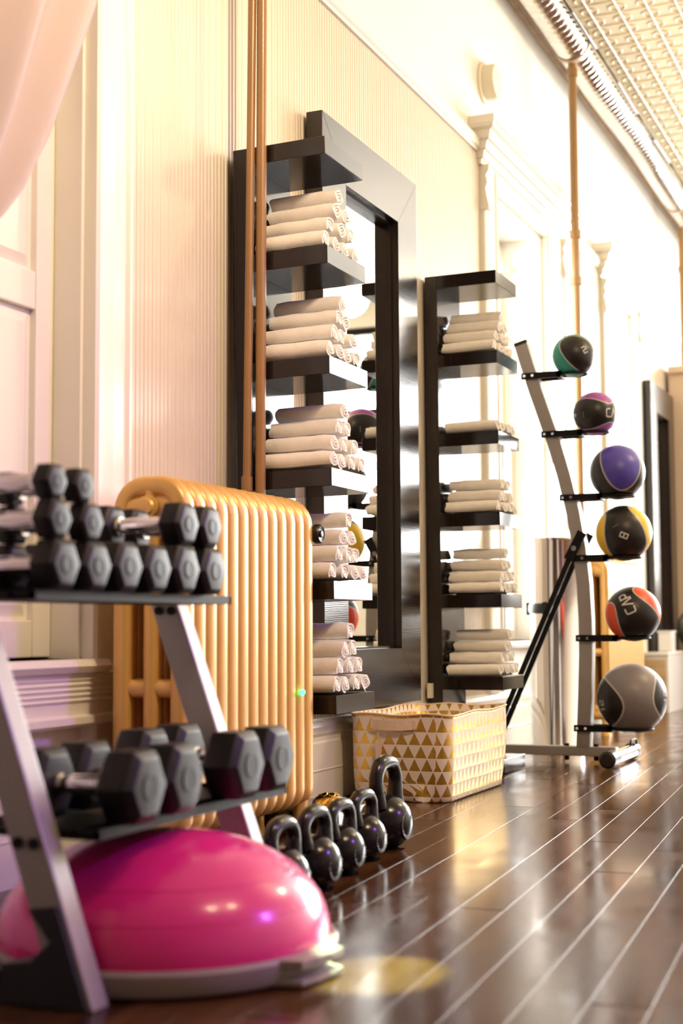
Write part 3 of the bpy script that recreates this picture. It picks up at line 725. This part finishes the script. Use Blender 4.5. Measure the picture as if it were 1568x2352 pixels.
for sgn in (0, 1):   # grip lug with recessed handle
    a = R(-8)+sgn*math.pi
    m = MB(); m.prism([(.25, -.085), (.312, -.06), (.317, -.02), (.317, .02), (.312, .06), (.25, .085)], 'z', .030, .043)
    m.prism([(.25, -.085), (.312, -.06), (.317, -.02), (.317, .02), (.312, .06), (.25, .085)], 'z', .004, .013)
    m.box(.252, .272, -.08, .08, .006, .040)
    o = m.obj('grip', M_['platform'], bo, bevel=.002); o.rotation_euler.z = a
for k in range(6):
    a = R(60*k+20); MB().lathe([(.014, 0), (.016, .003), (.014, .008)], 14, (.22*math.cos(a), .22*math.sin(a), 0)).obj('foot', M_['black_plastic'], bo, smooth=40)

# ------------------------------------------------------------------ kettlebells
STROKES = {'C': [[(3, 5), (.6, 5), (0, 4.4), (0, .6), (.6, 0), (3, 0)]], 'A': [[(0, 0), (1.7, 5), (3.4, 0)]], 'P': [[(0, 0), (0, 5), (2.6, 5), (3.2, 4.4), (3.2, 2.6), (2.6, 2), (.2, 2)]],
           '2': [[(0, 5), (2.6, 5), (3, 4.6), (3, 2.9), (2.6, 2.5), (.4, 2.5), (0, 2.1), (0, 0), (3, 0)]], '8': [[(0, 0), (3, 0), (3, 5), (0, 5), (0, 0)], [(0, 2.5), (3, 2.5)]],
           '1': [[(.6, 4.2), (1.6, 5), (1.6, 0)]], '4': [[(2.3, 0), (2.3, 5), (0, 1.6), (3.2, 1.6)]], '5': [[(3, 5), (0, 5), (0, 2.8), (2.6, 2.8), (3, 2.4), (3, .4), (2.6, 0), (0, 0)]],
           '-': [[(0, 2.5), (3, 2.5)]], '0': [[(0, 0), (3, 0), (3, 5), (0, 5), (0, 0)]], '6': [[(3, 5), (0, 5), (0, 0), (3, 0), (3, 2.6), (0, 2.6)]]}
def text_quads(txt, h, wd=.75):
    """centred strokes as quads in 2D"""
    s = h/5; x = 0; segs = []
    for ch in txt:
        for pl in STROKES[ch]:
            for a, e in zip(pl, pl[1:]): segs.append(((x+a[0], a[1]), (x+e[0], e[1])))
        x += 4.3
    tot = x-1.1; out = []
    for a, e in segs:
        v = Vector((e[0]-a[0], e[1]-a[1])); L = v.length; v.normalize(); nn = Vector((-v.y, v.x))*wd/2
        a_ = Vector(a)-v*wd*.4; e_ = Vector(e)+v*wd*.4; k = max(1, int((e_-a_).length/1.0))
        for i in range(k):
            p = a_+(e_-a_)*i/k; q = a_+(e_-a_)*(i+1)/k
            out.append([((t_.x-tot/2)*s, (t_.y-2.5)*s) for t_ in (p-nn, q-nn, q+nn, p+nn)])
    return out
def kettlebell(loc, s, label, num, ring=False):
    hf = .97 if ring else .74
    t = thing('kettlebell', label, 'kettlebell', loc, 'black kettlebells in a row on the floor', (0, 0, R(-4)))
    n = 22; pr = [(0, 0), (.036*s, 0), (.040*s, .002*s)]
    Rb = .056*s; zc = .052*s
    for i in range(n):
        a = -1.13+(1.45+1.13)*i/(n-1)
        pr.append((Rb*math.cos(a), zc+Rb*math.sin(a)))
    pr.append((0, zc+Rb))
    MB().lathe(pr, 36).obj('bell', M_['iron'], t, smooth=60)
    # handle: arch lying across the row
    pts, ra, rb = [], [], []
    key = [(.040, .085, .022, .017), (.044, .110, .0175, .015), (.0465, .132, .0150, .0145), (.043, .153, .0145, .0145), (.030, .170, .0150, .0150), (.012, .176, .0155, .0155)]
    key = key+[(-a, z, p, q) for a, z, p, q in key[::-1]]
    K = len(key)
    for i in range(K-1):
        for j in range(4):
            f = j/4; p0, p1, p2, p3 = key[max(i-1, 0)], key[i], key[i+1], key[min(i+2, K-1)]
            c_ = [.5*(2*p1[m]+(p2[m]-p0[m])*f+(2*p0[m]-5*p1[m]+4*p2[m]-p3[m])*f*f+(3*p1[m]-p0[m]-3*p2[m]+p3[m])*f**3) for m in range(4)]
            pts.append((0, c_[0]*s, (.085+(c_[1]-.085)*hf)*s)); ra.append(c_[3]*s); rb.append(c_[2]*s)
    pts.append((0, key[-1][0]*s, (.085+(key[-1][1]-.085)*hf)*s)); ra.append(key[-1][3]*s); rb.append(key[-1][2]*s)
    MB().tube(pts, ra, 16, ref=(1, 0, 0), rad2=rb).obj('handle', M_['iron'], t, smooth=60)
    # flat number face towards the room
    fr = .030*s; xf = .0475*s
    nf_ = MB().lathe([(fr, xf-.020*s), (fr, xf), (fr*.95, xf+.0025*s), (0, xf+.0025*s)], 30, (0, 0, zc-.004*s), 'x'); nf = nf_.obj('number_face', M_['iron'], t, smooth=35)
    m = MB(); x = xf+.0030*s; zz = zc-.004*s
    def line(z0, half, th=.0007): m.box(x-.0004, x+.0003, -half, half, z0-th, z0+th)
    if not ring:
        line(zz+.010*s, fr*.86); line(zz-.010*s, fr*.86)
    else:
        m.tube([(x, .028*s*math.cos(a), zz+.028*s*math.sin(a)) for a in [2*math.pi*k/40 for k in range(40)]], .0007, 6, closed=True, ref=(1, 0, 0))
    for q in text_quads(num, .013*s if not ring else .022*s): m.add([(x, a, zz+c_) for a, c_ in q], [(0, 1, 2, 3)])
    if not ring:
        for q in text_quads('1', .008*s): m.add([(x, a, zz-.019*s+c_) for a, c_ in q], [(0, 1, 2, 3)])
    m.obj('number_mark', M_['engrave'], nf)
    return t
kettlebell((.612, 2.668, 0), 1.02, 'black kettlebell half hidden behind the pink dome', '10')
kettlebell((.610, 2.828, 0), 1.05, 'second black kettlebell from the pink dome', '10')
kettlebell((.588, 3.020, 0), 1.0, 'middle black kettlebell of the row of five', '10')
kettlebell((.560, 3.222, 0), 1.0, 'fourth black kettlebell, next to the largest one', '10')
kettlebell((.540, 3.420, 0), 1.21, 'largest black kettlebell, nearest the gold patterned basket', '5', True)

# ------------------------------------------------------------------ golden turtle on the bottom shelf
tu = thing('turtle_figurine', 'polished gold turtle figurine behind the kettlebells', 'figurine', (.300, 3.612, .0575), None, (0, 0, R(12)))
pr = [(.040, .010), (.043, .016)]+[(.041*math.cos(a), .017+.030*math.sin(a)) for a in [R(8+10*i) for i in range(8)]]+[(0, .047)]
MB().lathe(pr, 28, sx=1.15, sy=.85).obj('shell', M_['gold'], tu, smooth=60)
MB().lathe([(.044, .009), (.047, .012), (.047, .015), (.043, .018)], 28, sx=1.15, sy=.85).obj('shell_rim', M_['gold'], tu, smooth=50)
def scute(cx, cy, r_):
    m = MB(); vs = []
    for k in range(6):
        a = R(60*k+30); vs.append((cx+r_*math.cos(a), cy+r_*math.sin(a)*.85))
    def zs(p, q): d = min(1, (p/1.15)**2/.041**2+(q/.85)**2/.041**2); return .017+.030*math.sqrt(max(0, 1-d))
    P = [(p, q, zs(p, q)+.0008) for p, q in vs]; T_ = [(cx+(p-cx)*.8, cy+(q-cy)*.8, zs(p, q)+.0028) for p, q in vs]
    m.add(P+T_, [tuple(range(6, 12))]+[(i, (i+1) % 6, 6+(i+1) % 6, 6+i) for i in range(6)]); m.obj('scute', M_['gold'], tu)
for cx, cy in ((0, 0), (.021, 0), (-.021, 0), (.0105, .014), (-.0105, .014), (.0105, -.014), (-.0105, -.014)): scute(cx, cy, .0105)
MB().tube([(.040, 0, .016), (.054, 0, .022), (.066, 0, .030), (.078, 0, .033), (.088, 0, .031), (.093, 0, .028)], [.009, .008, .0085, .0115, .010, .004], 12, ref=(0, 1, 0)).obj('head', M_['gold'], tu, smooth=60)
for sx, sy in ((1, 1), (1, -1), (-1, 1), (-1, -1)):
    MB().tube([(.030*sx, .022*sy, .014), (.043*sx, .034*sy, .010), (.052*sx, .042*sy, .005), (.060*sx, .046*sy, .0035)], [.009, .009, .007, .0035], 10, ref=(0, 0, 1)).obj('leg', M_['gold'], tu, smooth=60)
MB().tube([(-.045, 0, .012), (-.058, 0, .008), (-.066, 0, .005)], [.006, .004, .0015], 8, ref=(0, 1, 0)).obj('tail', M_['gold'], tu, smooth=60)

# ------------------------------------------------------------------ gold triangle basket
bk = thing('storage_basket', 'pale fabric basket printed with gold triangles below the mirror', 'basket', (0, 0, 0))
def basket():
    X0, X1, Y0, Y1 = .062, .412, 4.292, 4.935; rc = .045; NP = 10; H = .272
    def ring(z, ins, wob):
        x0, x1, y0, y1 = X0+ins, X1-ins, Y0+ins, Y1-ins; pts = []
        for cx, cy, a0 in ((x1-rc, y0+rc, -90), (x1-rc, y1-rc, 0), (x0+rc, y1-rc, 90), (x0+rc, y0+rc, 180)):
            for k in range(7): a = R(a0+15*k); pts.append((cx+rc*math.cos(a), cy+rc*math.sin(a)))
        full = []
        for i, p in enumerate(pts):
            q = pts[(i+1) % len(pts)]; full.append(p); d = math.dist(p, q); k = int(d/.04)
            for j in range(1, k+1): f = j/(k+1); full.append((p[0]*(1-f)+q[0]*f, p[1]*(1-f)+q[1]*f))
        cx, cy = (x0+x1)/2, (y0+y1)/2; out = []
        for i, (px, py) in enumerate(full):
            d = Vector((px-cx, py-cy)).normalized(); a = wob*(math.sin(py*19+z*14)+.7*math.sin(px*27-z*21))
            out.append((px+d.x*a, py+d.y*a))
        return out
    zs = [.004, .0, .006, .03, .07, .11, .15, .19, .23, .255, .268, H]
    ins = [.035, .022, .016, .013, .009, .007, .005, .004, .003, .003, .002, .001]
    rings = []; 
    base = ring(0, .01, 0)
    n0 = len(base)
    for z, i_ in zip(zs, ins):
        rg = ring(z, i_, .0028 if z > .02 else .001)
        rg = (rg+[rg[-1]])[:n0] if len(rg) >= n0 else rg+[rg[-1]]*(n0-len(rg))
        rings.append([(x, y_, z+(.0035*math.sin(x*30+y_*17) if z > .25 else 0)) for x, y_ in rg])
    # inside
    for z, i_ in ((H, .008), (.2, .010), (.02, .018)):
        rg = ring(z, i_, .002); rg = (rg+[rg[-1]]*n0)[:n0]; rings.append([(x, y_, z+(.0035*math.sin(x*30+y_*17) if z > .25 else 0)) for x, y_ in rg])
    per = [0]
    for i in range(n0): per.append(per[-1]+math.dist(base[i], base[(i+1) % n0]))
    bm = bmesh.new(); uvl = bm.loops.layers.uv.new('UVMap')
    V = [[bm.verts.new(p) for p in rg] for rg in rings]
    hs = [0]
    for i in range(1, len(rings)): hs.append(hs[-1]+math.dist(rings[i][5], rings[i-1][5]))
    for i in range(len(rings)-1):
        for k in range(n0):
            l = (k+1) % n0
            try: f = bm.faces.new((V[i][k], V[i][l], V[i+1][l], V[i+1][k]))
            except ValueError: continue
            f.smooth = True
            for lp, (uu_, vv_) in zip(f.loops, ((per[k], hs[i]), (per[k+1], hs[i]), (per[k+1], hs[i+1]), (per[k], hs[i+1]))): lp[uvl].uv = (uu_, vv_)
    for rg in (V[0], V[-1]):
        f = bm.faces.new(rg)
        for lp in f.loops: lp[uvl].uv = (lp.vert.co.x, lp.vert.co.y)
    bmesh.ops.recalc_face_normals(bm, faces=bm.faces)
    me = bpy.data.meshes.new('body'); bm.to_mesh(me); bm.free(); mkobj('body', me, M_['basket'], bk)
    # rim piping
    rg = [(x, y_, z+.001) for x, y_, z in rings[11]]
    MB().tube(rg, .0035, 6, closed=True, ref=(0, 0, 1)).obj('rim_piping', M_['leather'], bk, smooth=60)
basket()
# fabric carry strap on the face towards the camera, and a string tag
m = MB(); NX = 10; vs = []
for i in range(NX+1):
    f = i/NX; x = .148+.150*f; yy = 4.286-.012*math.sin(math.pi*f)
    vs += [(x, yy, .228-.004*math.sin(math.pi*f)), (x, yy, .258-.002*math.sin(math.pi*f)), (x, yy+.003, .258-.002*math.sin(math.pi*f)), (x, yy+.003, .228-.004*math.sin(math.pi*f))]
fs = [(4*i+k, 4*i+(k+1) % 4, 4*i+4+(k+1) % 4, 4*i+4+k) for i in range(NX) for k in range(4)]+[(0, 1, 2, 3), (4*NX, 4*NX+1, 4*NX+2, 4*NX+3)]
m.add(vs, fs); cs = m.obj('carry_strap', M_['leather'], bk)
for x in (.150, .284): MB().box(x-.002, x+.018, 4.2835, 4.290, .229, .257).obj('strap_patch', M_['leather'], cs, bevel=.001)
MB().tube([(.178, 4.284, .228), (.177, 4.279, .21), (.176, 4.279, .195)], .0010, 6).obj('tag_string', M_['leather'], cs)
MB().prism([(.168, .125), (.186, .125), (.188, .185), (.182, .195), (.172, .195), (.166, .185)], 'y', 4.2775, 4.2790).obj('paper_tag', M_['leather'], bk)

# ------------------------------------------------------------------ medicine ball rack
YB = 5.78
br = thing('medicine_ball_rack', 'curved silver ball rack with black arms holding six medicine balls', 'rack', (0, 0, 0))
key = [(.236, 1.722), (.262, 1.630), (.297, 1.515), (.334, 1.405), (.371, 1.295), (.408, 1.165), (.444, 1.010), (.468, .860), (.482, .715), (.487, .570), (.486, .430), (.478, .250), (.468, .062)]
m = MB(); vs = []; n = len(key)
for i, (x, z) in enumerate(key):
    a = Vector(key[max(i-1, 0)]); e = Vector(key[min(i+1, n-1)]); d = (e-a).normalized(); nn = Vector((-d.y, d.x))*.0275
    for s1, s2 in ((1, -1), (1, 1), (-1, 1), (-1, -1)): vs.append((x+nn.x*s1, YB+.030*s2, z+nn.y*s1))
fs = [(4*i+k, 4*i+(k+1) % 4, 4*i+4+(k+1) % 4, 4*i+4+k) for i in range(n-1) for k in range(4)]+[(0, 1, 2, 3), (4*n-4, 4*n-3, 4*n-2, 4*n-1)]
m.add(vs, fs); m.obj('curved_post', M_['silver'], br, smooth=35, bevel=.004)
d = (Vector(key[0])-Vector(key[1])).normalized(); nn = Vector((-d.y, d.x))
m = MB(); q = [Vector(key[0])+nn*.0285-d*.008, Vector(key[0])-nn*.0285-d*.008, Vector(key[0])-nn*.0285+d*.008, Vector(key[0])+nn*.0285+d*.008]
m.prism([(p.x, p.y) for p in q], 'y', YB-.031, YB+.031); m.obj('end_cap', M_['black_plastic'], br, bevel=.003)
MB().box(.070, .600, YB-.028, YB+.028, .028, .066).obj('base_beam', M_['silver'], br, bevel=.004)
MB().tube([(.612, YB-.20, .034), (.614, YB-.15, .034), (.616, YB+.16, .034), (.616, YB+.22, .034)], .028, 16, ref=(0, 0, 1)).obj('front_foot', M_['chrome'], br, smooth=50)
for a, e in ((YB-.235, YB-.12), (YB+.19, YB+.255)): MB().tube([(.612, a, .034), (.612, a+.008, .034), (.613, e-.008, .034), (.613, e, .034)], [.024, .033, .033, .030], 16, ref=(0, 0, 1)).obj('foot_sleeve', M_['black_plastic'], br, smooth=40)
MB().tube([(.628, YB+.12, .062), (.628, YB+.125, .080), (.628, YB+.135, .083), (.628, YB+.22, .083), (.628, YB+.232, .078), (.628, YB+.235, .055)], .0045, 8, ref=(1, 0, 0)).obj('foot_handle', M_['black_metal'], br, smooth=60)
MB().tube([(.075, YB-.19, .030), (.075, YB+.19, .030)], .026, 14, ref=(0, 0, 1)).obj('rear_foot', M_['chrome'], br, smooth=50)
for x in (.395, .515):
    for z0, z1 in ((.066, .076), (.010, .028)): MB().lathe([(.010, z0), (.010, z1)], 8, (x, YB, 0)).obj('bolt', M_['black_metal'], br)
# diagonal braces and their clamp
for dy in (-.050, .050):
    a, e = Vector((.452, 0, .862)), Vector((.092, 0, .066)); d = (e-a).normalized(); nn = Vector((-d.z, 0, d.x))*.0105
    m = MB(); m.prism([((a+nn).x, (a+nn).z), ((e+nn).x, (e+nn).z), ((e-nn).x, (e-nn).z), ((a-nn).x, (a-nn).z)], 'y', YB+dy-.004 if dy < 0 else YB+dy-.004, YB+dy+.004); m.obj('brace', M_['black_metal'], br)
    a2, e2 = Vector((.490, 0, .925)), Vector((.430, 0, .815)); d = (e2-a2).normalized(); nn = Vector((-d.z, 0, d.x))*.019
    m = MB(); m.prism([((a2+nn).x, (a2+nn).z), ((e2+nn).x, (e2+nn).z), ((e2-nn).x, (e2-nn).z), ((a2-nn).x, (a2-nn).z)], 'y', *((YB-.064, YB-.055) if dy < 0 else (YB+.055, YB+.064))); m.obj('brace_clamp', M_['black_metal'], br)
MB().lathe([(.011, YB-.070), (.011, YB+.070), (.008, YB+.070)], 10, (.455, 0, .860), 'y').obj('bolt', M_['chrome'], br)
balls = [('teal', (.454, 1.657), .0878, (.015, .30, .24)), ('purple', (.538, 1.411), .0888, (.36, .085, .40)), ('blue', (.624, 1.166), .1108, (.085, .065, .42)),
         ('yellow', (.645, .919), .1121, (.90, .56, .012)), ('red', (.675, .595), .1096, (.85, .085, .025)), ('grey', (.664, .260), .1386, (.23, .20, .215))]
def postx(z):
    for (x0, z0), (x1, z1) in zip(key, key[1:]):
        if z1 <= z <= z0: f = (z0-z)/(z0-z1); return x0+(x1-x0)*f
    return key[-1][0]
spec = {  # Az, Ay (strip centre and strip direction) in (right, up, towards viewer)
 'teal': ((.72, -.67, .0), (.26, .28, .92)), 'purple': ((.75, .02, .65), (-.65, .0, .75)), 'blue': ((.10, -.90, .40), (-.89, -.02, .19)),
 'yellow': ((-.25, .88, .42), (.12, -.40, .90)), 'red': ((-.35, .62, .70), (.40, -.62, .62)), 'grey': ((-.20, .16, -1.0), (1.0, .12, -.05))}
textspec = {'teal': [('2', .026, (.50, .26), 30)], 'purple': [('CAP', .034, (.82, .02), 0), ('4', .022, (-.90, -.06), 90), ('-----', .006, (-.52, -.03), 90)], 'blue': [],
            'yellow': [('8', .030, (.0, -.08), -112), ('-----', .006, (-.28, .27), 25)], 'red': [('CAP', .040, (-.20, .40), 114), ('-----', .006, (.25, -.72), 20)],
            'grey': [('12', .030, (-.85, -.22), 95), ('12', .030, (.93, .05), 80)]}
desc = {'teal': 'topmost medicine ball, black and teal, marked 2', 'purple': 'purple and black medicine ball lettered CAP below the teal ball', 'blue': 'violet-blue and black medicine ball, third from top of the rack',
        'yellow': 'yellow and black medicine ball marked 8', 'red': 'red and black medicine ball lettered CAP', 'grey': 'largest medicine ball, grey and black, at the bottom of the rack'}
for nm, (bx, bz), rad, col in balls:
    c_ = Vector((bx, YB, bz)); t = thing('medicine_ball', desc[nm], 'medicine ball', c_, 'medicine balls on the rack')
    V = (CAM-c_).normalized(); Rv = V.cross(Vector((0, 0, 1)))*-1; Rv.normalize(); Uv = V.cross(Rv); 
    if Uv.z < 0: Uv = -Uv
    tow = lambda p: (Rv*p[0]+Uv*p[1]+V*p[2])
    az = tow(spec[nm][0]).normalized(); ay = tow(spec[nm][1]); ay = (ay-az*ay.dot(az)).normalized(); ax = ay.cross(az)
    sph = bmesh.new(); bmesh.ops.create_uvsphere(sph, u_segments=48, v_segments=28, radius=rad); me = bpy.data.meshes.new('ball_shell'); sph.to_mesh(me); sph.free()
    for p in me.polygons: p.use_smooth = True
    o = mkobj('ball_shell', me, ball_mat(nm+'_ball_rubber', col), t)
    o.rotation_euler = Matrix((ax, ay, az)).transposed().to_euler()
    for txt, h, (px, py), ang in textspec[nm]:
        pz = math.sqrt(max(.0, 1-px*px-py*py)); N = tow((px, py, pz)).normalized()
        T = Rv*math.cos(R(ang))+Uv*math.sin(R(ang)); T = (T-N*T.dot(N)).normalized(); B_ = N.cross(T)
        if B_.dot(tow((-math.sin(R(ang)), math.cos(R(ang)), 0))) < 0: B_ = -B_
        m = MB()
        for q in text_quads(txt, h, .85): m.add([(N+T*a/rad+B_*e/rad).normalized()*(rad+.0007) for a, e in q], [(0, 1, 2, 3)])
        m.obj('lettering', M_['white_print'], t)
    # holder: flat arm bolted to the post and a ring below the ball
    dz = rad*.84; zr = bz-dz-.004; rg = math.sqrt(rad*rad-dz*dz)+.004; px_ = postx(zr)
    m = MB(); m.box(px_-.036, bx-rg+.004, YB-.043, YB-.034, zr-.013, zr+.013); m.box(px_-.036, bx-rg+.004, YB+.034, YB+.043, zr-.013, zr+.013); m.box(bx-rg-.012, bx-rg+.004, YB-.043, YB+.043, zr-.013, zr+.010)
    am_ = m.obj('arm', M_['black_metal'], br)
    MB().tube([(bx+rg*math.cos(a), YB+rg*math.sin(a), zr) for a in [2*math.pi*k/32 for k in range(32)]], .0055, 8, closed=True, ref=(0, 0, 1)).obj('ball_ring', M_['black_metal'], br, smooth=60)
    for dx in (-.022, .012): MB().lathe([(.006, YB-.048), (.006, YB-.043)], 8, (px_+dx, 0, zr), 'y').obj('bolt', M_['chrome'], am_)

# ------------------------------------------------------------------ steel cylinder bin
cy = thing('steel_bin', 'tall polished steel cylinder bin behind the ball rack braces', 'bin', (.228, 6.27, 0))
MB().lathe([(.112, 0), (.118, .004), (.118, .02), (.1165, .022), (.1165, .918), (.119, .922), (.119, .934), (.114, .936), (.112, .92), (.112, .03), (0, .03)], 64).obj('body', M_['steel'], cy, smooth=40)
m = MB(); m.tube([(.1215*math.cos(a), .1215*math.sin(a), .625) for a in [R(180+8*k) for k in range(12)]], .0035, 8, ref=(0, 0, 1), rad2=.022); m.obj('handle_strap', M_['black_plastic'], cy, smooth=50)
for a in (182, 205, 262):
    MB().box(-.008, .008, -.006, .006, .598, .652).obj('handle_clip', M_['black_plastic'], cy, bevel=.002)
    o = cy.children[-1] if False else bpy.data.objects[[x.name for x in COL.objects][-1]]
    o.location = (.125*math.cos(R(a)), .125*math.sin(R(a)), 0); o.rotation_euler.z = R(a+90)

# ------------------------------------------------------------------ far end things
bx = thing('pedestal_box', 'low white box with oak front beside the grey medicine ball', 'box', (0, 0, 0))
MB().box(.022, .175, 9.17, 9.80, 0, .36).obj('body', M_['white_lam'], bx, bevel=.004)
MB().box(.030, .160, 9.160, 9.172, .012, .335).obj('oak_front', M_['wood_front'], bx)
MB().box(.018, .180, 9.150, 9.81, .36, .378).obj('top', M_['white_lam'], bx, bevel=.003)
st = thing('display_cube', 'pale grey cube standing on the white oak box', 'cube', (0, 0, 0))
MB().box(.080, .165, 9.35, 9.50, .3785, .50).obj('body', M_['white_lam'], st, bevel=.01)
MB().box(.075, .170, 9.345, 9.505, .5, .512).obj('lid', M_['white_lam'], st, bevel=.003)
tb = thing('ball_stand', 'black draped stand under the dark exercise ball', 'stand', (0, 0, 0))
m = MB(); m.lathe([(.13, 0), (.135, .02), (.12, .30), (.115, .335), (.10, .345), (0, .345)], 28, (.245, 9.98, 0)); m.obj('drape', M_['dark'], tb, smooth=40)
m = MB(); m.lathe([(.09, .345), (.112, .350), (.112, .360), (.095, .366)], 28, (.245, 9.98, 0)); m.obj('top_ring', M_['gold'], tb, smooth=40)
eb = thing('exercise_ball', 'dark green exercise ball cut by the right edge', 'ball', (.245, 9.98, .367))
MB().lathe([(0, 0)]+[(.155*math.cos(a), .155+.155*math.sin(a)) for a in [R(-85+5*i) for i in range(35)]]+[(0, .31)], 48).obj('shell', M_['grey_ball'], eb, smooth=80)
MB().lathe([(.006, .309), (.006, .3115), (0, .312)], 10).obj('valve', M_['dark'], eb)
pl = thing('pilaster', 'beige pilaster with capped top at the right edge', 'pilaster', (0, 0, 0))
MB().box(.028, .30, 10.22, 10.55, 0, 2.32).obj('shaft', M_['beige'], pl, bevel=.004)
MB().box(.028, .33, 10.19, 10.58, 2.32, 2.37).obj('cap', M_['beige'], pl, bevel=.006)
MB().box(.028, .33, 10.19, 10.58, 0, .12).obj('plinth', M_['beige'], pl, bevel=.006)
